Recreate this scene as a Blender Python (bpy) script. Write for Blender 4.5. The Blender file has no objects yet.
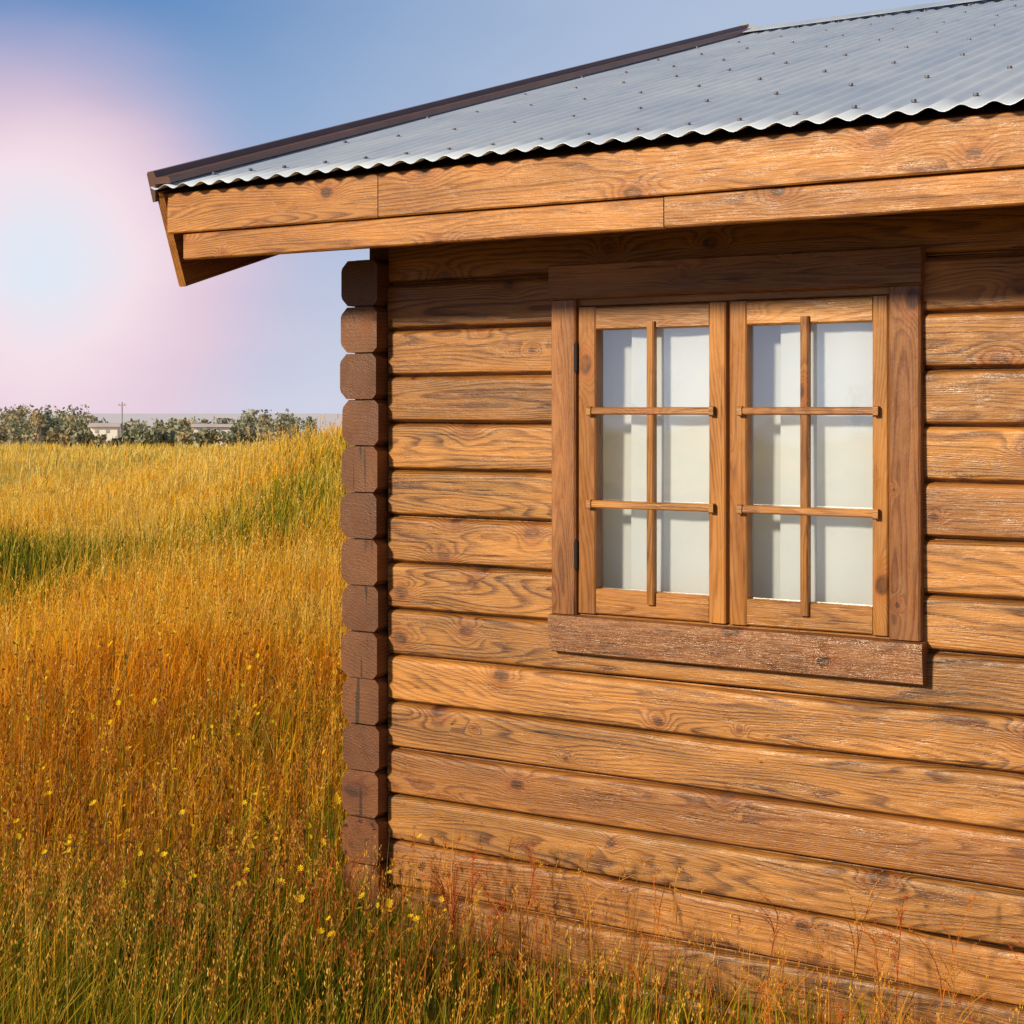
import bpy, bmesh, math, random
import numpy as np
from mathutils import Vector, Matrix
random.seed(7); rng=np.random.default_rng(11)
scene=bpy.context.scene
scene.view_settings.view_transform='Standard'; scene.view_settings.look='None'
scene.view_settings.exposure=0
EYE=1.7
P0=(-.395,5.178); ANG=math.atan2(.528,.849)
CA,SA=math.cos(ANG),math.sin(ANG)
def to_local(x,y):
    dx=x-P0[0]; dy=y-P0[1]
    return dx*CA-dy*SA, dx*SA+dy*CA
def to_world(lx,ly):
    return P0[0]+lx*CA+ly*SA, P0[1]-lx*SA+ly*CA
# ---------------- node helper
class NT:
    def __init__(s,nt): s.nt=nt; s.n=nt.nodes; s.l=nt.links
    def new(s,t,**k):
        n=s.n.new(t)
        for a,b in k.items(): setattr(n,a,b)
        return n
    def put(s,sock,v):
        if isinstance(v,bpy.types.NodeSocket): s.l.new(v,sock)
        else: sock.default_value=v
    def m(s,op,a,b=0.0,c=0.0,clamp=False):
        n=s.new('ShaderNodeMath',operation=op,use_clamp=clamp)
        s.put(n.inputs[0],a); s.put(n.inputs[1],b); s.put(n.inputs[2],c)
        return n.outputs[0]
    def comb(s,x,y,z):
        n=s.new('ShaderNodeCombineXYZ'); s.put(n.inputs[0],x); s.put(n.inputs[1],y); s.put(n.inputs[2],z); return n.outputs[0]
    def sep(s,v):
        n=s.new('ShaderNodeSeparateXYZ'); s.put(n.inputs[0],v); return n.outputs
    def noise(s,v,scale,detail=3,rough=.5,dist=0):
        n=s.new('ShaderNodeTexNoise'); s.put(n.inputs['Vector'],v); n.inputs['Scale'].default_value=scale
        n.inputs['Detail'].default_value=detail; n.inputs['Roughness'].default_value=rough; n.inputs['Distortion'].default_value=dist
        return n.outputs[0]
    def mapr(s,v,a,b,c=0.,d=1.,smooth=False):
        n=s.new('ShaderNodeMapRange'); s.put(n.inputs[0],v)
        if smooth: n.interpolation_type='SMOOTHSTEP'
        for i,q in zip((1,2,3,4),(a,b,c,d)): n.inputs[i].default_value=q
        return n.outputs[0]
    def mix(s,f,a,b,mode='MIX'):
        n=s.new('ShaderNodeMix',data_type='RGBA',blend_type=mode)
        s.put(n.inputs[0],f)
        for i,q in ((6,a),(7,b)):
            if isinstance(q,tuple): q=(q+(1,))[:4]
            s.put(n.inputs[i],q)
        return n.outputs[2]
    def ramp(s,f,stops,interp='LINEAR'):
        n=s.new('ShaderNodeValToRGB'); s.put(n.inputs[0],f); cr=n.color_ramp; cr.interpolation=interp
        while len(cr.elements)<len(stops): cr.elements.new(.5)
        for e,(p,c) in zip(cr.elements,stops): e.position=p; e.color=tuple(c)+(1,)
        return n.outputs[0]
def newmat(name):
    m=bpy.data.materials.new(name); m.use_nodes=True; m.node_tree.nodes.clear()
    t=NT(m.node_tree); out=t.new('ShaderNodeOutputMaterial'); b=t.new('ShaderNodeBsdfPrincipled')
    t.l.new(b.outputs[0],out.inputs[0]); return m,t,b,out
def simple(name,col,rough=.5,metal=0.,var=.15,scale=20):
    m,t,b,o=newmat(name)
    tc=t.new('ShaderNodeTexCoord'); n=t.noise(tc.outputs['Object'],scale,4)
    c=t.mix(t.mapr(n,.3,.7),tuple(q*(1-var) for q in col),tuple(min(1,q*(1+var)) for q in col))
    t.put(b.inputs['Base Color'],c); b.inputs['Roughness'].default_value=rough; b.inputs['Metallic'].default_value=metal
    return m
def wood(name,light,dark,knot,rough=.5,ringw=.0055,bump=.4,weather=.0,grain=.8,blotch=.55):
    m,t,b,o=newmat(name)
    at=t.new('ShaderNodeAttribute',attribute_name='gco'); a,bb,c=t.sep(at.outputs['Vector'])
    rn=t.new('ShaderNodeAttribute',attribute_name='rnd').outputs['Fac']
    vor=t.new('ShaderNodeTexVoronoi',voronoi_dimensions='2D'); vor.inputs['Scale'].default_value=1
    wob=t.noise(t.comb(t.m('MULTIPLY',a,16.),t.m('MULTIPLY',bb,16.),c),1,2)
    kb=t.m('ADD',t.m('MULTIPLY',bb,4.2),t.m('MULTIPLY',wob,.08))
    t.put(vor.inputs['Vector'],t.comb(t.m('ADD',t.m('MULTIPLY',a,3.0),t.m('MULTIPLY',wob,.07)),kb,0.))
    vc=t.new('ShaderNodeSeparateColor'); t.l.new(vor.outputs['Color'],vc.inputs[0])
    ksz=t.mapr(vc.outputs[0],.15,.8,0.,1.3)
    d=t.m('DIVIDE',vor.outputs['Distance'],t.m('MAXIMUM',ksz,.02))
    warp=t.m('EXPONENT',t.m('MULTIPLY',t.m('MULTIPLY',d,d),-45.))
    n1=t.noise(t.comb(t.m('MULTIPLY',a,.9),t.m('MULTIPLY',bb,9.),t.m('MULTIPLY',rn,13.)),1,1,.4)
    n2=t.noise(t.comb(t.m('MULTIPLY',a,9.),t.m('MULTIPLY',bb,40.),rn),1,1,.5)
    v=t.m('ADD',t.m('MULTIPLY',bb,.34),t.m('MULTIPLY',n1,.12))
    v=t.m('ADD',v,t.m('MULTIPLY',n2,.0035)); v=t.m('ADD',v,t.m('MULTIPLY',warp,.022)); v=t.m('ADD',v,t.m('MULTIPLY',c,.5))
    fr=t.m('FRACT',t.m('DIVIDE',v,ringw))
    ring=t.m('MULTIPLY',t.mapr(fr,0.30,.84,0,1,True),t.mapr(fr,.88,1.,1,0))
    fib=t.noise(t.comb(t.m('MULTIPLY',a,7.),t.m('MULTIPLY',bb,420.),t.m('MULTIPLY',c,300.)),1,2,.6)
    big=t.noise(t.comb(t.m('MULTIPLY',a,1.8),t.m('MULTIPLY',bb,9.),t.m('ADD',c,t.m('MULTIPLY',rn,9.))),1,4,.65)
    mask=t.mapr(big,.40,.64,1,.45)
    f=t.m('MULTIPLY',ring,mask)
    f=t.m('ADD',t.m('MULTIPLY',f,grain),t.mapr(fib,.3,.75,-.12,.32),clamp=True)
    col=t.mix(f,light,dark)
    tone=t.m('MULTIPLY',t.mapr(big,.3,.70,.55,1.30),t.mapr(rn,0,1,.74,1.16))
    col=t.mix(1.,col,t.comb(tone,tone,tone),'MULTIPLY')
    col=t.mix(t.mapr(t.m('FRACT',t.m('MULTIPLY',rn,7.3)),0,1,0,.4),col,tuple(q*.9 for q in (dark[0]*1.35,dark[1]*1.15,dark[2]*1.3)))
    halo=t.mapr(d,.05,.20,1,0,True)
    col=t.mix(t.m('MULTIPLY',halo,.5),col,(dark[0]*1.8,dark[1]*1.5,dark[2]*1.2))
    kn=t.m('MULTIPLY',t.mapr(d,.045,.085,1,0,True),t.mapr(wob,.3,.6,.25,1.))
    col=t.mix(t.m('MULTIPLY',kn,.85),col,knot)
    crack=t.mapr(t.noise(t.comb(t.m('MULTIPLY',a,2.2),t.m('MULTIPLY',bb,95.),rn),1,2,.4),.69,.73,0,1)
    col=t.mix(t.m('MULTIPLY',crack,.8),col,(knot[0]*.5,knot[1]*.5,knot[2]*.5))
    wn=t.noise(t.comb(t.m('MULTIPLY',a,9.),t.m('MULTIPLY',bb,34.),rn),1,5,.7)
    if weather>0:
        col=t.mix(t.mapr(wn,.58,.76,0,weather),col,(.50,.36,.22))
    col=t.mix(t.mapr(wn,.43,.28,0,blotch),col,(dark[0]*.7,dark[1]*.6,dark[2]*.6))
    t.put(b.inputs['Base Color'],col)
    r=t.mapr(wn,.35,.65,rough-.12,rough+.15); t.put(b.inputs['Roughness'],r)
    b.inputs['Specular IOR Level'].default_value=.5
    hgt=t.m('ADD',t.m('MULTIPLY',fib,.8),t.m('MULTIPLY',wn,2.0))
    bp=t.new('ShaderNodeBump'); bp.inputs['Strength'].default_value=bump; bp.inputs['Distance'].default_value=.0025
    t.put(bp.inputs['Height'],hgt); t.put(b.inputs['Normal'],bp.outputs[0])
    return m
M_log=wood('stained_log_wood',(.53,.236,.052),(.135,.040,.009),(.05,.016,.006),.40,.0058,.7,.20,.9,.5)
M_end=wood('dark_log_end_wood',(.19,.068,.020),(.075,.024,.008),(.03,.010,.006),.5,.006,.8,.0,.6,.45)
M_trim=wood('window_trim_wood',(.37,.165,.055),(.15,.052,.017),(.06,.022,.010),.42,.0048,.7,.22,.8,.4)
M_sash=wood('sash_wood',(.50,.225,.048),(.20,.066,.014),(.07,.025,.010),.38,.0045,.4,.1,.7,.3)
M_fas=wood('fascia_wood',(.58,.265,.060),(.18,.056,.013),(.06,.02,.008),.42,.0058,.7,.14,.85,.5)
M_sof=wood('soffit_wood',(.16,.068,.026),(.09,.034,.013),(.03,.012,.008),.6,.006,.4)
# ---------------- mesh builder
class Builder:
    def __init__(s): s.v=[];s.f=[];s.g=[];s.r=[]
    def ext(s,O,A,B,C,prof,L,segs=1,sk0=None,sk1=None,wob=0.,r=None):
        O=Vector(O);A=Vector(A);B=Vector(B);C=Vector(C)
        r=random.random() if r is None else r
        ra=random.random()*40; rb=random.random()*30
        ph=[random.random()*6.28 for _ in range(4)]
        base=len(s.v); n=len(prof)
        for i in range(segs+1):
            tt=i/segs
            for (b,c) in prof:
                a=tt*L
                if sk0 : a+=(1-tt)*sk0(b)
                if sk1 : a+=tt*sk1(b)
                w1=wob*(math.sin(a*2.1+ph[0])+.6*math.sin(a*5.3+ph[1])+.3*math.sin(a*13+ph[2]))
                w2=wob*(math.sin(a*1.7+ph[3])+.5*math.sin(a*6.1+ph[0]))
                s.v.append(O+A*a+B*(b+w1)+C*(c+w2)); s.g.append((a+ra,b+rb,c)); s.r.append(r)
        for i in range(segs):
            for j in range(n):
                k=(j+1)%n
                s.f.append((base+i*n+j,base+i*n+k,base+(i+1)*n+k,base+(i+1)*n+j))
        for i,rev in ((0,True),(segs,False)):
            b0=len(s.v)
            for j,(b,c) in enumerate(prof):
                s.v.append(s.v[base+i*n+j]); s.g.append((ra+c*1.,rb+b*.35,c)); s.r.append(r)
            idx=list(range(b0,b0+n))
            s.f.append(tuple(reversed(idx)) if rev else tuple(idx))
    def obj(s,name,mat,parent,sharp=35,smooth=True):
        me=bpy.data.meshes.new(name); me.from_pydata([tuple(v) for v in s.v],[],s.f)
        a=me.attributes.new('gco','FLOAT_VECTOR','POINT'); a.data.foreach_set('vector',np.array(s.g,dtype=np.float32).ravel())
        a=me.attributes.new('rnd','FLOAT','POINT'); a.data.foreach_set('value',np.array(s.r,dtype=np.float32))
        bm=bmesh.new(); bm.from_mesh(me); bmesh.ops.recalc_face_normals(bm,faces=bm.faces); bm.to_mesh(me); bm.free()
        if smooth: me.shade_smooth(); me.set_sharp_from_angle(angle=math.radians(sharp))
        me.materials.append(mat); o=bpy.data.objects.new(name,me); scene.collection.objects.link(o)
        if parent: o.parent=parent
        return o
def rect(b0,b1,c0,c1,ch=.003):
    return [(b0+ch,c0),(b1-ch,c0),(b1,c0+ch),(b1,c1-ch),(b1-ch,c1),(b0+ch,c1),(b0,c1-ch),(b0,c0+ch)]
X=(1,0,0);Y=(0,1,0);Z=(0,0,1)
cabin=bpy.data.objects.new('log_cabin',None); scene.collection.objects.link(cabin)
cabin.location=(P0[0],P0[1],0); cabin.rotation_euler=(0,0,-ANG)
LEN=6.2; DEP=8.3; S=.305; Oe=.45; Og=.575
ztop=lambda y: 2.42+S*(y+Oe)
def logprof(h=.15,back=.07):
    p=[(.000,.026),(.0035,.025),(.0045,.010),(.0065,.003),(.0105,-.0015),(.0150,-.0025),(.022,-.0028),(.075,-.0040),(.124,-.0052),(.131,-.0050),(.1365,-.0025),(.1425,.004),(.1450,.012),(.1460,.026)]
    return p+[(.1495,.027),(.1495,back),(.0,back)]
W0,W1=.662,1.707
bl=Builder()
for k in range(-1,16):
    z=.0125+.15*k
    if 1.06<z<2.0: spans=[(-.004,W0),(W1,LEN)]
    else: spans=[(-.004,LEN)]
    r=random.random()
    for (x0,x1) in spans:
        bl.ext((x0,random.uniform(-.003,.003),z),X,Z,Y,logprof(),x1-x0,max(2,int((x1-x0)*14)),wob=.0010,r=(r+.13*(x0>1))%1)
bl.obj('front_wall_logs',M_log,cabin,28)
def gprof(x0,x1,h=.15,ch=.036):
    return [(x0+.026,.002),(x1-.016,.002),(x1,.018),(x1,h-.018),(x1-.016,h-.002),(x0+.026,h-.002),(x0+.004,h-.024),(x0,h-ch),(x0,ch),(x0+.004,.024)]
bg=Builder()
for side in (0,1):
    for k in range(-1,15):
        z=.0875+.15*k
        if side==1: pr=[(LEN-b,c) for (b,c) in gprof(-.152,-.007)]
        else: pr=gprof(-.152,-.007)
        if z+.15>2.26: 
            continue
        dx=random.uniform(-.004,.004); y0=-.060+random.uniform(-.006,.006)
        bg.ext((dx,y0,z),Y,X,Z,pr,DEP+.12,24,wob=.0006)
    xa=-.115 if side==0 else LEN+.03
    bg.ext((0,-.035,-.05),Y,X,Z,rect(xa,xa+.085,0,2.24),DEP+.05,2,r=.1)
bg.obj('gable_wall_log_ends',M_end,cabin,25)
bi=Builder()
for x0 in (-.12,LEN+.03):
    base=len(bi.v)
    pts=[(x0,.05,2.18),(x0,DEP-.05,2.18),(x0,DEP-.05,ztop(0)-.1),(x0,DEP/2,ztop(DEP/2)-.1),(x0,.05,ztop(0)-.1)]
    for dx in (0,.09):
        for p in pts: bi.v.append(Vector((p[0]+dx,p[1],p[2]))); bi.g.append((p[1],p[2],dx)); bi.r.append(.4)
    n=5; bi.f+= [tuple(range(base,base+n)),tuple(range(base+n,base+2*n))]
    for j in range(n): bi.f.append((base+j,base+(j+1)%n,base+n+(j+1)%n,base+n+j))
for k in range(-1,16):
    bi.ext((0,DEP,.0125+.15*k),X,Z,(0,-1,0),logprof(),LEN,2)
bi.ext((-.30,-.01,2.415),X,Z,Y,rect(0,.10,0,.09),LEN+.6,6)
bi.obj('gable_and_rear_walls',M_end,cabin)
bf=Builder(); bf.ext((.0,.03,-.4),X,Z,Y,rect(0,.27,0,DEP-.06),LEN,2)
bf.obj('foundation',simple('foundation_concrete',(.2,.19,.18),.9),cabin)
# --- window
bt=Builder()
yF=-.034
bt.ext((.618,0,2.033),X,Z,Y,rect(0,.105,yF-.005,.01,.005),1.140,10,wob=.0006,r=.62)
bt.ext((.624,0,1.092),Z,X,Y,rect(0,.084,yF,.01,.005),.939,8,wob=.0005,r=.93)
bt.ext((1.668,0,1.092),Z,X,Y,rect(0,.086,yF,.01,.005),.939,8,wob=.0005,r=.80)
bt.obj('window_trim',M_trim,cabin)
bs=Builder()
bs.ext((.622,0,.975),X,Z,Y,[(0,-.024),(.006,-.040),(.095,-.050),(.112,-.046),(.1155,-.024),(.1155,.012),(0,.012)],1.142,24,wob=.0009,r=.8)
M_sill=wood('window_sill_wood',(.33,.145,.050),(.14,.050,.018),(.05,.02,.012),.30,.005,1.4,.30,.8,.45)
bs.obj('window_sill',M_sill,cabin)
bj=Builder()
bj.ext((.69,.0,1.075),X,Z,Y,rect(0,.02,-.012,.16),.99,1)
bj.ext((.69,.0,2.012),X,Z,Y,rect(0,.04,-.012,.16),.99,1)
bj.ext((.672,.0,1.075),Z,X,Y,rect(0,.037,-.012,.16),.98,1)
bj.ext((1.667,.0,1.075),Z,X,Y,rect(0,.037,-.010,.16),.98,1)
bj.obj('window_frame',M_sash,cabin)
bw=Builder(); zb,zt=1.098,2.009
for (x0,x1,g0,g1,mx) in ((.713,1.191,.772,1.139,.957),(1.203,1.664,1.256,1.620,1.430)):
    ys0,ys1=-.024,.018
    bw.ext((x0,0,zb),Z,X,Y,rect(0,g0-x0,ys0,ys1,.004),zt-zb,6,wob=.0003)
    bw.ext((g1,0,zb),Z,X,Y,rect(0,x1-g1,ys0,ys1,.004),zt-zb,6,wob=.0003)
    bw.ext((g0+.0005,0,zb),X,Z,Y,rect(0,1.172-zb,ys0+.002,ys1,.004),g1-g0-.001,4)
    bw.ext((g0+.0005,0,1.941),X,Z,Y,rect(0,zt-1.941,ys0+.002,ys1,.004),g1-g0-.001,4)
    bw.ext((mx-.012,0,1.172-.035),Z,X,Y,rect(0,.024,ys0-.010,ys0+.016,.004),1.941-1.172+.055,4)
    for zz in (1.70,1.424):
        bw.ext((g0-.022,0,zz-.011),X,Z,Y,rect(0,.022,ys0-.014,ys0+.012,.004),g1-g0+.044,4)
        for xx in (g0-.022,g1+.008):
            bw.ext((xx,0,zz-.0135),X,Z,Y,rect(0,.027,ys0-.018,ys0-.0005,.003),.014,1)
bw.obj('window_sashes',M_sash,cabin)
bh=Builder()
for zz in (1.86,1.27):
    pr=[(.006*math.cos(t*math.pi/4),.006*math.sin(t*math.pi/4)) for t in range(8)]
    bh.ext((.7085,-.030,zz-.04),Z,X,Y,pr,.08,3); bh.ext((.7085,-.030,zz-.046),Z,X,Y,[(b*.5,c*.5) for b,c in pr],.092,1)
bh.obj('hinges',simple('dark_hinge_metal',(.05,.045,.04),.4,.7),cabin)
gm,t,b,o=newmat('window_glass')
t.n.remove(b); tr=t.new('ShaderNodeBsdfTransparent'); tr.inputs[0].default_value=(.94,.96,.97,1)
gl=t.new('ShaderNodeBsdfGlossy'); gl.inputs['Roughness'].default_value=.02; gl.inputs[0].default_value=(.95,.97,1,1)
lw=t.new('ShaderNodeFresnel'); lw.inputs[0].default_value=1.5
tc=t.new('ShaderNodeTexCoord'); bp=t.new('ShaderNodeBump'); bp.inputs['Strength'].default_value=.25; bp.inputs['Distance'].default_value=.01
t.put(bp.inputs['Height'],t.noise(tc.outputs['Object'],3.,2)); t.put(gl.inputs['Normal'],bp.outputs[0])
mx=t.new('ShaderNodeMixShader'); t.put(mx.inputs[0],t.m('ADD',t.m('MULTIPLY',lw.outputs[0],1.3),.20,clamp=True))
t.l.new(tr.outputs[0],mx.inputs[1]); t.l.new(gl.outputs[0],mx.inputs[2]); t.l.new(mx.outputs[0],o.inputs[0])
bgz=Builder()
for (g0,g1) in ((.765,1.146),(1.249,1.627)):
    b0=len(bgz.v)
    for p in [(g0,.002,1.165),(g1,.002,1.165),(g1,.002,1.948),(g0,.002,1.948)]: bgz.v.append(Vector(p)); bgz.g.append(p); bgz.r.append(.5)
    bgz.f.append((b0,b0+1,b0+2,b0+3))
bgz.obj('window_glass',gm,cabin,smooth=False)
cm,t,b,o=newmat('curtain_fabric')
t.n.remove(b); df=t.new('ShaderNodeBsdfDiffuse'); tl=t.new('ShaderNodeBsdfTranslucent')
tc=t.new('ShaderNodeTexCoord'); nn=t.noise(tc.outputs['Object'],5,3)
cc=t.mix(t.mapr(nn,.3,.7),(.76,.83,.93),(.82,.87,.95)); t.put(df.inputs[0],cc); t.put(tl.inputs[0],cc)
mx=t.new('ShaderNodeMixShader'); mx.inputs[0].default_value=.10; t.l.new(df.outputs[0],mx.inputs[1]); t.l.new(tl.outputs[0],mx.inputs[2]); t.l.new(mx.outputs[0],o.inputs[0])
def sheet(name,x0,x1,z0,z1,yf,nx,nz,mat):
    vs=[];fs=[]
    for j in range(nz+1):
        for i in range(nx+1):
            x=x0+(x1-x0)*i/nx; z=z0+(z1-z0)*j/nz; vs.append((x,yf(x,z),z))
    for j in range(nz):
        for i in range(nx):
            a=j*(nx+1)+i; fs.append((a,a+1,a+nx+2,a+nx+1))
    me=bpy.data.meshes.new(name); me.from_pydata(vs,[],fs); me.shade_smooth(); me.materials.append(mat)
    ob=bpy.data.objects.new(name,me); scene.collection.objects.link(ob); ob.parent=cabin; return ob
sheet('roller_blind',.69,1.69,1.09,2.01,lambda x,z:.085+.004*math.sin(z*4),12,10,cm)
sheet('curtain_left',.865,1.20,1.09,2.01,lambda x,z:.032+.003*math.sin(x*44+1.5*math.sin(z*3))*(.3+.7*abs(math.sin(x*9)))+.003*math.sin(x*17+z*2),140,20,cm)
sheet('curtain_right',1.335,1.69,1.09,2.01,lambda x,z:.032+.003*math.sin(x*40+1.2*math.sin(z*2.6))*(.3+.7*abs(math.sin(x*7+1)))+.003*math.sin(x*15-z*2),140,20,cm)
# --- fascia
bfa=Builder()
e0=-Og+.032
for (x0,x1) in ((e0,.286),(.289,2.9),(2.903,LEN+Og-.03)):
    bfa.ext((x0,0,2.262),X,Z,Y,rect(0,.127,-.452,-.42,.004),x1-x0,int((x1-x0)*8)+1,wob=.0008,r=random.uniform(.5,1))
for (x0,x1) in ((-.485,1.203),(1.206,LEN+Og-.06)):
    bfa.ext((x0,0,2.178),X,Z,Y,rect(0,.081,-.440,-.405,.004),x1-x0,int((x1-x0)*8)+1,wob=.0008,r=random.uniform(.4,1))
bfa.obj('eave_fascia_boards',M_fas,cabin)
nrm=math.hypot(1,S); AS=(0,1/nrm,S/nrm); AR=(0,-1/nrm,S/nrm)
Lr=(DEP/2+Oe+.02)*nrm
bb_=Builder()
for x0 in (-Og,LEN+Og-.03):
    bb_.ext((x0,-Oe-.02,ztop(-Oe-.02)-.02),AS,Z,X,rect(-.325,0,0,.03,.004),Lr,12,sk0=lambda b:-b*.34)
    bb_.ext((x0,DEP+Oe+.02,ztop(-Oe-.02)-.02),AR,Z,X,rect(-.325,0,0,.03,.004),Lr,12,sk0=lambda b:-b*.34)
bb_.obj('barge_boards',M_fas,cabin)
M_cap=simple('brown_painted_metal',(.15,.085,.080),.33,.0,.15,8)
bc=Builder()
for x0,sg in ((-Og-.012,1),(LEN+Og+.012,-1)):
    for (y0,AA) in ((-Oe-.035,AS),(DEP+Oe+.035,AR)):
        bc.ext((x0,y0,ztop(-Oe-.035)),AA,Z,(sg,0,0),[(-.05,0),(.045,0),(.051,.006),(.051,.030),(.030,.036),(.030,.085),(.024,.092),(.008,.092),(.008,.026),(-.05,.011)],Lr+.03,2,sk0=lambda b:-b*.3)
bc.obj('rake_flashing',M_cap,cabin,20)
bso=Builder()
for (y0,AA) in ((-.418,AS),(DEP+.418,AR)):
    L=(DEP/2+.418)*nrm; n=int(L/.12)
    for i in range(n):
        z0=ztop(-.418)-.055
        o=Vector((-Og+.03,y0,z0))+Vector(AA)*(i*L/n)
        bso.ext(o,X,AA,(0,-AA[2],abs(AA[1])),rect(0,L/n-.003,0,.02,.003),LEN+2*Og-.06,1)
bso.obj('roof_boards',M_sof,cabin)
# --- corrugated roof
rm,t,b,o=newmat('corrugated_metal')
tc=t.new('ShaderNodeTexCoord'); ob=tc.outputs['Object']; x,y,z=t.sep(ob)
n1=t.noise(t.comb(t.m('MULTIPLY',x,5.),t.m('MULTIPLY',y,.9),0.),1,4,.65); n2=t.noise(ob,2.2,4,.6); n3=t.noise(t.comb(t.m('MULTIPLY',x,40.),t.m('MULTIPLY',y,3.),0.),1,2,.6)
c=t.mix(t.mapr(n1,.3,.7),(.50,.60,.78),(.64,.73,.88)); c=t.mix(t.mapr(n2,.42,.72,0,.5),c,(.74,.80,.90)); c=t.mix(t.mapr(n3,.58,.8,0,.5),c,(.33,.37,.46))
t.put(b.inputs['Base Color'],c); b.inputs['Metallic'].default_value=.25; t.put(b.inputs['Roughness'],t.mapr(n2,.3,.7,.24,.42))
pitch=.076
def corr(name,back):
    nx=int((LEN+2*Og-.0)/pitch*8); ys=np.linspace(-Oe-.045,DEP/2,30)
    xs=np.linspace(-Og+.0,LEN+Og,nx)
    vs=[];fs=[]
    for j,yy in enumerate(ys):
        zz=ztop(yy)
        for xx in xs:
            s=.0068*math.sin(2*math.pi*xx/pitch)+ .002*math.sin(xx*3+yy*2)
            vs.append((xx,(DEP-yy) if back else yy,zz+s))
    for j in range(len(ys)-1):
        for i in range(nx-1):
            a=j*nx+i; q=(a,a+1,a+nx+1,a+nx); fs.append(q[::-1] if back else q)
    me=bpy.data.meshes.new(name); me.from_pydata(vs,[],fs); me.shade_smooth(); me.materials.append(rm)
    ob=bpy.data.objects.new(name,me); scene.collection.objects.link(ob); ob.parent=cabin
    md=ob.modifiers.new('t','SOLIDIFY'); md.thickness=.0015; md.offset=-1
corr('roof_sheet_front',False); corr('roof_sheet_rear',True)
bsr=Builder()
for back in (0,1):
    rows=np.arange(-.36,DEP/2-.1,.60)
    for ri,yy in enumerate(rows):
        x=(math.ceil((-Og)/pitch)+.25+(ri%2)*1+1)*pitch
        while x<LEN+Og-.05:
            r_=.007
            y_=yy+random.uniform(-.012,.012); z_=ztop(y_)+.0075
            Yc=DEP-y_ if back else y_
            pr=[(r_*math.cos(q*math.pi/3),r_*math.sin(q*math.pi/3)) for q in range(6)]
            bsr.ext((x,Yc,z_-.002),Z,X,Y,pr,.0068,1); 
            x+=pitch*2 if ri in (0,) else pitch*3
bsr.obj('roof_screws',simple('screw_rubber',(.09,.085,.12),.5),cabin,smooth=False)
brc=Builder()
zr=ztop(DEP/2)
for sgn in (-1,1):
    brc.ext((-Og+.03,DEP/2,zr+.0),X,(0,sgn/nrm,-S/nrm),(0,sgn*S/nrm,1/nrm),[(0,.020),(.02,.030),(.20,.022),(.215,.020),(.215,.0185),(.2,.0205),(0,.016)],LEN+2*Og-.06,2)
brc.obj('ridge_cap',rm,cabin,20)

# ---------------- terrain
def gauss(x,y,cx,cy,rx,ry): return np.exp(-((x-cx)/rx)**2-((y-cy)/ry)**2)
def hgt(x,y):
    x=np.asarray(x,float); y=np.asarray(y,float)
    h=1.50*gauss(x,y,-.3,25,4.8,8)+.30*gauss(x,y,-4.9,13.2,2.0,2.2)+.22*gauss(x,y,-2.2,10.5,1.3,2.)
    h+=.5*gauss(x,y,-10,38,6,7)
    r=np.hypot(x,y)
    h+=np.clip((r-8)/20,0,1)*.10*(np.sin(x*.45+1)*np.cos(y*.33)+.6*np.sin(x*.9+y*.7))
    h-=np.clip((r-70)/60,0,1)*1.0
    h+=.02*np.sin(x*2.3+.5)*np.sin(y*2.1)-.02
    h-= .12*np.clip((x-.3)/2,0,1)*np.clip((7-y)/3,0,1)
    return h
rs=np.concatenate([[0],np.geomspace(.6,1800,170)]); na=240
vs=[];fs=[]
A=np.linspace(0,2*np.pi,na,endpoint=False)
for r in rs:
    xx=r*np.cos(A); yy=r*np.sin(A); hh=hgt(xx,yy); vs+=list(zip(xx.tolist(),yy.tolist(),hh.tolist()))
for i in range(len(rs)-1):
    for j in range(na):
        k=(j+1)%na; fs.append((i*na+j,(i+1)*na+j,(i+1)*na+k,i*na+k))
me=bpy.data.meshes.new('ground'); me.from_pydata(vs,[],fs); me.shade_smooth()
gmat,t,b,o=newmat('field_ground')
geo=t.new('ShaderNodeNewGeometry'); pos=geo.outputs['Position']
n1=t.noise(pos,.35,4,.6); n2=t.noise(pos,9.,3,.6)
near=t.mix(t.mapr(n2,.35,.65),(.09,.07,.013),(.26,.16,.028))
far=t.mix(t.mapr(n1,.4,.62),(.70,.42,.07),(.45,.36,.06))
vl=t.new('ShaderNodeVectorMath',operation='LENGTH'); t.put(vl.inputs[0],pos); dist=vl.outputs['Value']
c=t.mix(t.mapr(dist,9,40),near,far); c=t.mix(t.mapr(dist,90,260),c,(.76,.73,.80))  # aerial haze painted into the colour: far ground fades to pale lilac
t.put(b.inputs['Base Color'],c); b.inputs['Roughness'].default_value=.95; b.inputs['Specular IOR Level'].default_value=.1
me.materials.append(gmat); g=bpy.data.objects.new('ground',me); scene.collection.objects.link(g)

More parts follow.
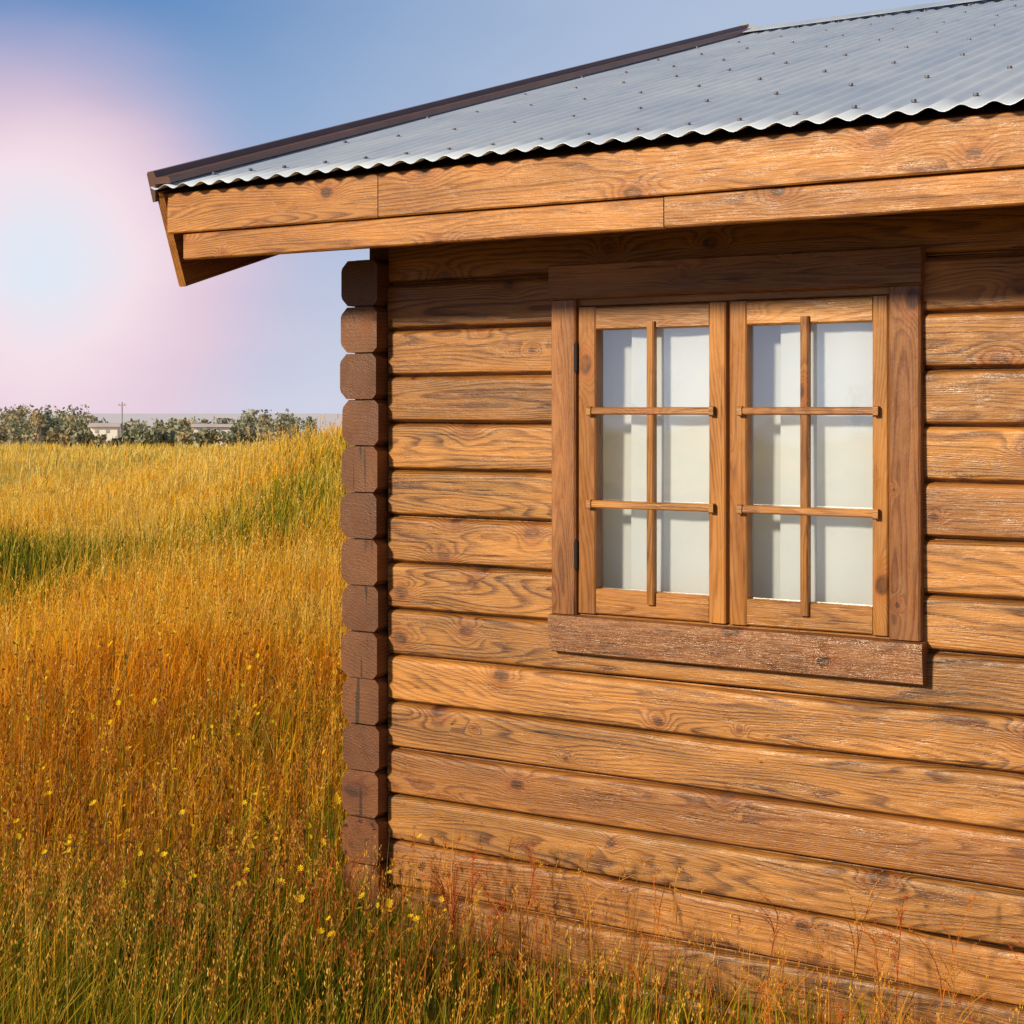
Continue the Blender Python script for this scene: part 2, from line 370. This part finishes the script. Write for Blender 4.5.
# ---------------- grass
def fbm(x,y,sc,seed):
    r=np.random.default_rng(seed); o=0
    for i in range(9):
        a=r.random()*6.28; f=sc*(1+r.random()*2.2); o=o+np.sin((x*np.cos(a)+y*np.sin(a))*f+r.random()*6.28)
    return o/4.0
def attr_mesh(name,V,F_sizes,F_idx,cols,mat):
    me=bpy.data.meshes.new(name)
    me.vertices.add(len(V)); me.vertices.foreach_set('co',V.astype(np.float32).ravel())
    me.loops.add(len(F_idx)); me.loops.foreach_set('vertex_index',F_idx.astype(np.int32))
    me.polygons.add(len(F_sizes)); st=np.concatenate([[0],np.cumsum(F_sizes)[:-1]])
    me.polygons.foreach_set('loop_start',st.astype(np.int32)); 
    try: me.polygons.foreach_set('loop_total',F_sizes.astype(np.int32))
    except Exception: pass
    me.update(calc_edges=True)
    a=me.attributes.new('col','FLOAT_COLOR','POINT'); a.data.foreach_set('color',np.hstack([np.clip(cols,0,.97),np.ones((len(cols),1))]).astype(np.float32).ravel())
    me.materials.append(mat); me.validate()
    ob=bpy.data.objects.new(name,me); scene.collection.objects.link(ob); return ob
def leafmat(name,tr=.35):
    m,t,b,o=newmat(name); t.n.remove(b)
    at=t.new('ShaderNodeAttribute',attribute_name='col').outputs['Color']
    df=t.new('ShaderNodeBsdfDiffuse'); t.put(df.inputs[0],at)
    tl=t.new('ShaderNodeBsdfTranslucent'); t.put(tl.inputs[0],at)
    mx=t.new('ShaderNodeMixShader'); mx.inputs[0].default_value=tr
    t.l.new(df.outputs[0],mx.inputs[1]); t.l.new(tl.outputs[0],mx.inputs[2]); t.l.new(mx.outputs[0],o.inputs[0]); return m
M_grass=leafmat('grass_blades',.42); M_flow=leafmat('flower_parts',.2)
def blades(x,y,z,h,w,th,lean,ld,col,segs):
    n=len(x); ts=np.linspace(0,1,segs+1)
    V=np.zeros((n,2*segs+1,3)); C=np.zeros((n,2*segs+1,3))
    wx=np.cos(th)*w*.5; wy=np.sin(th)*w*.5
    for i,tt in enumerate(ts):
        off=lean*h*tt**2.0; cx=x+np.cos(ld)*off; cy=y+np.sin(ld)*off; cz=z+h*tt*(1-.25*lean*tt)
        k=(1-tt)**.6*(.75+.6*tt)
        cc=col*(.80+.25*tt)  # shade painted into the colour: darker towards the root
        if i<segs:
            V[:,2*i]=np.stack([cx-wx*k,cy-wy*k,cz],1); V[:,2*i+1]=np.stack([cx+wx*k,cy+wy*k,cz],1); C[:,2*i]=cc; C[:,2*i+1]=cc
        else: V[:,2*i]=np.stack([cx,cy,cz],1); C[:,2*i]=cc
    nv=2*segs+1; base=(np.arange(n)*nv)[:,None]
    pat=[]; ps=[]
    for i in range(segs-1): pat+=[2*i,2*i+1,2*i+3,2*i+2]; ps.append(4)
    i=segs-1; pat+=[2*i,2*i+1,2*i+2]; ps.append(3)
    F=(base+np.array(pat)[None]).ravel(); sz=np.tile(np.array(ps),n)
    return V.reshape(-1,3),C.reshape(-1,3),F,sz
def merge(name,parts,mat):
    off=0;Vs=[];Cs=[];Fs=[];Ss=[]
    for V,C,F,sz in parts: Vs.append(V);Cs.append(C);Fs.append(F+off);Ss.append(sz);off+=len(V)
    return attr_mesh(name,np.vstack(Vs),np.concatenate(Ss),np.concatenate(Fs),np.vstack(Cs),mat)
def sample(n,d0,d1,t0,t1):
    D=np.exp(rng.uniform(np.log(d0),np.log(d1),n)); x=D*rng.uniform(t0,t1,n)
    lx,ly=to_local(x,D)
    k=~((lx>-.16)&(lx<LEN+.16)&(ly>-.05)&(ly<DEP+.2))
    k&=~((lx>-.16)&(ly>DEP)&(rng.random(n)<.8))
    return x[k],D[k]
GOLD=np.array([.97,.58,.040]);ORG=np.array([.97,.41,.020]);STRAW=np.array([.97,.74,.22]);GREEN=np.array([.25,.31,.022]);OLIVE=np.array([.52,.45,.033]);DK=np.array([.07,.11,.012]);BRN=np.array([.42,.17,.03])
def greenness(x,y):
    g=.20+.22*fbm(x,y,.5,3)+.18*fbm(x,y,2.2,5)
    g+=1.1*gauss(x,y,-4.3,12.8,.8,1.7)+.8*gauss(x,y,-2.6,19,.8,4)-.5*gauss(x,y,-5,22,2.5,4)
    g+=.42*np.clip((6.6-y)/1.8,0,1)-.25*gauss(x,y,-2.2,9,2.5,2.5)
    g-=.2*np.clip((y-24)/20,0,1)
    return g
def gcolor(x,y):
    n=len(x); g=greenness(x,y)+rng.normal(0,.20,n)
    o=.46+.4*fbm(x,y,.8,9)+rng.normal(0,.25,n)
    o+=.35*np.clip((12-y)/4,0,1)-.5*np.clip((y-14)/15,0,1)
    base=np.where((o>.7)[:,None],ORG,np.where((o<.15)[:,None],STRAW,GOLD))
    base=np.where(((rng.random(n)<.16)&(y<9))[:,None],BRN,base)
    gr=np.where((rng.random(n)<.45)[:,None],OLIVE,GREEN); gr=np.where(((g>.7)&(rng.random(n)<.5))[:,None],DK,gr)
    c=np.where((g>.5)[:,None],gr,base)
    return c*rng.uniform(.75,1.05,(n,1))
def gheight(x,y):
    lx,ly=to_local(x,y)
    h=.44+.12*fbm(x,y,1.1,21)+.0*x
    wall=np.clip((lx+.05)/.7,0,1)*np.clip((1.9+ly)/1.2,0,1)*(ly<0)
    h=h*(1-.5*wall)
    h=np.where(y>20,h*.85,h)
    return np.clip(h,.12,.8), wall
parts=[]
for (n,d0,d1,t0,t1,segs) in ((66000,3.4,9,-.44,.38,4),(58000,8.5,30,-.50,.04,3),(34000,28,120,-.5,.2,2),(9000,8,120,.0,.8,2)):
    x,y=sample(n,d0,d1,t0,t1); h,wall=gheight(x,y)
    keep=rng.random(len(x))>wall*.62
    x,y,h=x[keep],y[keep],h[keep]; m=len(x)
    hh=h*rng.uniform(.45,1.15,m); w=.0022+.00066*y
    w=w*rng.uniform(.6,1.3,m)
    lean=np.abs(rng.normal(.27,.27,m)); ld=rng.normal(.3,1.6,m)
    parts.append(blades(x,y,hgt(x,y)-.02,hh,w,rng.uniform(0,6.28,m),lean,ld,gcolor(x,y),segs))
merge('tall_grass',parts,M_grass)
def seedheads(n,d0,d1,t0,t1,ns,hmul,colA,colB,szm=1.,pos=None):
    if pos is None:
        x,y=sample(n,d0,d1,t0,t1); h,wall=gheight(x,y); k=rng.random(len(x))>wall*.6; x,y,h=x[k],y[k],h[k]; m=len(x)
        h=h*rng.uniform(1.0,1.5,m)*hmul
    else:
        x,y=pos; m=len(x); h=rng.uniform(.22,.55,m)*hmul
    z=hgt(x,y)-.02; lean=np.abs(rng.normal(.2,.18,m)); ld=rng.normal(.3,1.3,m)
    col=colA+(colB-colA)*rng.random((m,1)); col=col*rng.uniform(.75,1.2,(m,1))
    P=[blades(x,y,z,h,.0014+.00033*y,rng.uniform(0,6.28,m),lean,ld,col*.9,4)]
    tt=rng.uniform(.68,1.0,(m,ns)); off=lean[:,None]*h[:,None]*tt**2
    sp=(1.03-tt)*.07*rng.uniform(.2,1,(m,ns)); a=rng.uniform(0,6.28,(m,ns))
    cx=x[:,None]+np.cos(ld)[:,None]*off+sp*np.cos(a); cy=y[:,None]+np.sin(ld)[:,None]*off+sp*np.sin(a)
    cz=z[:,None]+h[:,None]*tt*(1-.25*lean[:,None]*tt)+sp*.4
    s=(.0016+.00034*y)[:,None]*rng.uniform(.7,1.4,(m,ns))*szm; b=rng.uniform(0,6.28,(m,ns))
    c=np.stack([cx,cy,cz],-1).reshape(-1,3); s=s.ravel(); b=b.ravel(); N=len(s)
    ux=np.stack([np.cos(b)*s*.5,np.sin(b)*s*.5,np.zeros(N)],1); up=np.stack([rng.normal(0,.4,N)*s,rng.normal(0,.4,N)*s,s*1.7],1)
    V=np.stack([c-up,c+ux,c+up,c-ux],1).reshape(-1,3); C=np.repeat(np.repeat(col,ns,0),4,0)*rng.uniform(.8,1.25,(N,1)).repeat(4,0)
    P.append((V,C,np.arange(4*N),np.full(N,4))); return P
P=[]
P+=seedheads(3200,3.6,10,-.44,.36,18,1.,np.array([.95,.60,.11]),np.array([.92,.40,.05]))
P+=seedheads(4200,9,35,-.45,.0,8,1.,np.array([.95,.68,.17]),np.array([.95,.50,.06]))
P+=seedheads(520,3.9,7,-.42,.05,34,1.1,np.array([.36,.12,.03]),np.array([.6,.25,.05]),1.2)
lxx=rng.uniform(.1,3.0,230); lyy=-rng.uniform(.08,.75,230)**1.0
wx_,wy_=to_world(lxx,lyy)
P+=seedheads(0,0,0,0,0,12,1.,np.array([.80,.38,.07]),np.array([.62,.18,.04]),.9,pos=(wx_,wy_))
merge('grass_seed_heads',P,M_grass)
P=[]
def discs(c,r,col,npet):
    N=len(c); V=[];C=[]
    tilt=rng.normal(0,.5,(N,2))
    for k in range(npet):
        a0=k*2*np.pi/npet; q=[]
        for (rr,aa) in ((.0,0),(.8,-.28),(1.05,0),(.8,.28)):
            dx=np.cos(a0+aa)*rr*r; dy=np.sin(a0+aa)*rr*r
            q.append(np.stack([c[:,0]+dx,c[:,1]+dy,c[:,2]+dx*tilt[:,0]+dy*tilt[:,1]+rr*r*.35],1))
        V.append(np.stack(q,1)); C.append(np.repeat(col[:,None],4,1)*(.85+.3*rng.random()))
    V=np.stack(V,1).reshape(-1,3); C=np.stack(C,1).reshape(-1,3)
    return (V,C,np.arange(len(V)),np.full(len(V)//4,4))
for (n,colr,rad,hm) in ((380,np.array([.90,.60,.02]),.010,1.15),(620,np.array([.11,.06,.025]),.0085,1.3)):
    x,y=sample(n,4.3,7.6,-.36,-.04); h,wall=gheight(x,y); h=h*rng.uniform(.85,1.25,len(x))*hm; z=hgt(x,y); m=len(x)
    P.append(blades(x,y,z,h,np.full(m,.003),rng.uniform(0,6.28,m),np.zeros(m)+.05,np.zeros(m),np.tile(np.array([.14,.13,.03]),(m,1)),3))
    P.append(discs(np.stack([x+.05*h,y,z+h*.985],1),np.full(m,rad)*rng.uniform(.6,1.3,m),np.tile(colr,(m,1)),8))
merge('wildflowers',P,M_flow)
P=[]
sx=[];sy=[];sz=[];sh=[];sc=[];sl=[];sd=[]
cl=[];cc=[]
for i in range(46):
    lx=random.uniform(.55,2.5) if i<38 else random.uniform(-.1,.6); ly=random.uniform(-.75,-.10)
    x,y=to_world(lx,ly); z=float(hgt(x,y)); H=random.uniform(.32,.60)*(1 if i%3 else 1.15); ld=random.uniform(0,6.28); le=random.uniform(.02,.25)
    c=np.array(random.choice([(.50,.09,.02),(.62,.20,.03),(.40,.08,.03),(.65,.30,.06)]))
    sx.append(x);sy.append(y);sz.append(z);sh.append(H);sc.append(c);sl.append(le);sd.append(ld)
    for b_ in range(random.randint(3,7)):
        tb=random.uniform(.45,.9); bx=x+math.cos(ld)*le*H*tb**2; by=y+math.sin(ld)*le*H*tb**2; bz=z+H*tb*(1-.25*le*tb)
        a=random.uniform(0,6.28); Lb=H*(1.02-tb)*random.uniform(.5,.9)
        sx.append(bx);sy.append(by);sz.append(bz);sh.append(Lb);sc.append(c);sl.append(random.uniform(.4,.9));sd.append(a)
        for q in range(14):
            tq=random.uniform(.25,1); l2=sl[-1]
            cl.append((bx+math.cos(a)*l2*Lb*tq**2+random.gauss(0,.004),by+math.sin(a)*l2*Lb*tq**2+random.gauss(0,.004),bz+Lb*tq*(1-.25*l2*tq)+random.gauss(0,.004))); cc.append(c*random.uniform(.7,1.3))
n=len(sx)
P.append(blades(np.array(sx),np.array(sy),np.array(sz),np.array(sh),np.full(n,.0042),rng.uniform(0,6.28,n),np.array(sl),np.array(sd),np.array(sc),5))
P.append(discs(np.array(cl),rng.uniform(.003,.0065,len(cl)),np.array(cc),4))
merge('dock_plants',P,M_flow)

# ---------------- distant trees
def tree_mass(name,specs):
    P=[]
    for (x,y,H,W,kind) in specs:
        z=float(hgt(x,y)); n=int(150+130*random.random())
        cl_=[(rng.normal(0,.33),rng.normal(0,.33),rng.uniform(.3,.95)) for _ in range(9)]
        idx=rng.integers(0,9,n); base=np.array(cl_)[idx]
        p=base+rng.normal(0,.13,(n,3))
        if kind: p[:,2]=rng.random(n)**.8; a=rng.uniform(0,6.28,n); rr=(1.02-p[:,2])*rng.uniform(.3,1,n)*.6; p[:,0]=np.cos(a)*rr; p[:,1]=np.sin(a)*rr
        c=np.stack([x+p[:,0]*W,y+p[:,1]*W,z+np.clip(p[:,2],.05,1.1)*H],1)
        s=rng.uniform(.08,.20,n); d1=rng.normal(0,1,(n,3)); d1/=np.linalg.norm(d1,axis=1)[:,None]; d2=np.cross(d1,rng.normal(0,1,(n,3))); d2/=np.linalg.norm(d2,axis=1)[:,None]
        V=np.stack([c-d1*s[:,None],c+d2*s[:,None]*.6,c+d1*s[:,None],c-d2*s[:,None]*.6],1).reshape(-1,3)
        col=np.array([.28,.29,.20]) if rng.random()<.6 else np.array([.38,.32,.20])  # leaf colours paled, distance haze painted into them
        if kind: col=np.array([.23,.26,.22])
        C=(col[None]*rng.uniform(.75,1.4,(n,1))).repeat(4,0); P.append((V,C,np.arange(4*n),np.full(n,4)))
        tr=3; th=rng.uniform(0,6.28,tr)
        P.append(blades(np.full(tr,x),np.full(tr,y),np.full(tr,z-.1),np.full(tr,H*.85),np.full(tr,.12),th,np.full(tr,.15),th,np.tile(np.array([.3,.27,.24]),(tr,1)),3))
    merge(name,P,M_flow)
specs=[]
def px(pxx,D): return (pxx-512)/1600*D
for i in range(210):
    pp=random.uniform(-260,310); D=random.uniform(95,140)
    if 90<pp<215: top=random.uniform(420,433)
    elif pp<=90: top=random.uniform(408,428)
    else: top=random.uniform(412,430)
    x_=px(pp,D); z_=float(hgt(x_,D)); H=1.7-(top-411)/1600*D-z_
    if H>.3: specs.append((x_,D,H,random.uniform(.8,1.9),random.random()<.2))
for i in range(26):
    pp=random.uniform(60,250); D=random.uniform(84,90); top=random.uniform(429,437)
    x_=px(pp,D); z_=float(hgt(x_,D)); H=1.7-(top-411)/1600*D-z_
    specs.append((x_,D,max(H,.3),random.uniform(.5,1.1),False))
for i in range(110):
    a=random.uniform(0,2*math.pi); D=random.uniform(130,220)
    x=D*math.cos(a); y=D*math.sin(a)
    if y>0 and -.5<x/y<-.08: continue
    specs.append((x,y,random.uniform(3,7),random.uniform(2.5,4.5),random.random()<.3))
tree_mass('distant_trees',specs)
wm=simple('white_render',(.86,.85,.88),.8,0,.05,1); rr=simple('farm_roof',(.66,.58,.60),.7,0,.1,1)
def farm(name,pxx,D,L,Wd,top,rh):
    x=px(pxx,D); zg=float(hgt(x,D)); H=1.7-(top-411)/1600*D-zg-rh
    e=bpy.data.objects.new(name,None); scene.collection.objects.link(e); e.location=(x,D,zg); e.rotation_euler=(0,0,.15)
    b=Builder(); b.ext((-L/2,0,-.3),X,Z,Y,rect(0,H+.3,0,Wd,.02),L,1); b.obj('walls',wm,e,smooth=False)
    b=Builder(); b.ext((-L/2-.15,0,H),X,Z,Y,[(0.01,-.2),(.05,-.2),(rh,Wd/2),(.05,Wd+.2),(0.01,Wd+.2)],L+.3,1); b.obj('roof',rr,e,smooth=False)
    b=Builder()
    for k in range(int(L/.6)):
        b.ext((-L/2+.25+k*.6,-.02,H-.36),X,Z,Y,rect(0,.18,0,.03,.01),.2,1)
    b.obj('windows',simple('farm_window',(.36,.37,.40),.3),e,smooth=False)
farm('farmhouse',104,92,1.5,1.6,423,.22); farm('farmhouse.001',212,92,2.1,1.6,424,.18)
b=Builder(); xx=px(122,93)
pe=bpy.data.objects.new('utility_pole',None); scene.collection.objects.link(pe); pe.location=(xx,93,float(hgt(xx,93)))
pr=[(.04*math.cos(q*math.pi/4),.04*math.sin(q*math.pi/4)) for q in range(8)]
b.ext((0,0,-.2),Z,X,Y,pr,2.85,1); b.ext((-.22,-.04,2.45),X,Z,Y,rect(0,.05,0,.08,.01),.44,1)
for q in (-.18,0.,.16): b.ext((q,0,2.50),Z,X,Y,[(u*.5,v*.5) for u,v in pr],.09,1)
b.obj('pole_and_crossarm',simple('pole_wood',(.36,.33,.31),.9),pe)

# ---------------- light
el=math.radians(24); az=math.radians(218)
Sd=Vector((math.cos(az)*math.cos(el),math.sin(az)*math.cos(el),math.sin(el)))
sd=bpy.data.lights.new('sun','SUN'); sd.energy=5.0; sd.angle=math.radians(6); sd.color=(1,.82,.54)
so=bpy.data.objects.new('sun',sd); scene.collection.objects.link(so); so.rotation_euler=Sd.to_track_quat('Z','Y').to_euler()
w=bpy.data.worlds.new('World'); scene.world=w; w.use_nodes=True; w.node_tree.nodes.clear(); t=NT(w.node_tree)
out=t.new('ShaderNodeOutputWorld'); tc=t.new('ShaderNodeTexCoord')
vn=t.new('ShaderNodeVectorMath',operation='NORMALIZE'); t.put(vn.inputs[0],tc.outputs['Generated']); d=vn.outputs[0]
dx,dy,dz=t.sep(d)
sky=t.new('ShaderNodeTexSky',sky_type='NISHITA'); sky.sun_disc=False; sky.sun_elevation=el; sky.sun_rotation=math.atan2(Sd.x,Sd.y)
bg1=t.new('ShaderNodeBackground'); bg1.inputs[1].default_value=.08; t.l.new(sky.outputs[0],bg1.inputs[0])
nz=t.noise(t.comb(t.m('MULTIPLY',dx,3.),t.m('MULTIPLY',dy,3.),t.m('MULTIPLY',dz,9.)),1.,4,.5)
els=t.m('ADD',dz,t.m('MULTIPLY',t.m('SUBTRACT',nz,.5),.09))
blue=t.ramp(els,[(0,(.66,.68,.80)),(.05,(.55,.60,.76)),(.12,(.38,.48,.70)),(.18,(.22,.37,.62)),(.24,(.11,.26,.54)),(.45,(.08,.2,.48))])
grey=t.ramp(els,[(0,(.56,.60,.72)),(.12,(.46,.54,.72)),(.27,(.42,.52,.70)),(.45,(.30,.40,.60))])
fx=t.mapr(t.m('ADD',dx,t.m('MULTIPLY',t.m('SUBTRACT',nz,.5),.25)),-.28,.12,0,1,True)
col=t.mix(fx,blue,grey)
gc=Vector((-.298,1,.085)).normalized()
sub=t.new('ShaderNodeVectorMath',operation='SUBTRACT'); t.put(sub.inputs[0],d); sub.inputs[1].default_value=gc
vl=t.new('ShaderNodeVectorMath',operation='LENGTH'); t.put(vl.inputs[0],sub.outputs[0])
rad=t.m('ADD',vl.outputs['Value'],t.m('MULTIPLY',t.m('SUBTRACT',nz,.5),.07))
gcol=t.ramp(rad,[(0,(.72,.83,.93)),(.03,(.80,.82,.91)),(.06,(.92,.76,.82)),(.11,(.84,.59,.70)),(.17,(.54,.46,.68))])
gf=t.mapr(rad,.06,.19,1,0,True)
col=t.mix(t.m('MULTIPLY',gf,.96),col,gcol)
bg2=t.new('ShaderNodeBackground'); t.put(bg2.inputs[0],col); bg2.inputs[1].default_value=1.
ms=t.new('ShaderNodeMixShader'); t.put(ms.inputs[0],t.mapr(dz,.28,.55,1,0,True)); t.l.new(bg1.outputs[0],ms.inputs[1]); t.l.new(bg2.outputs[0],ms.inputs[2])
t.l.new(ms.outputs[0],out.inputs[0])
cd=bpy.data.cameras.new('camera'); cd.sensor_width=36; cd.lens=1600/1024*36; cd.shift_y=-101/1024; cd.clip_end=4000
co=bpy.data.objects.new('camera',cd); scene.collection.objects.link(co); co.location=(0,0,EYE); co.rotation_euler=(math.pi/2,0,0)
scene.camera=co
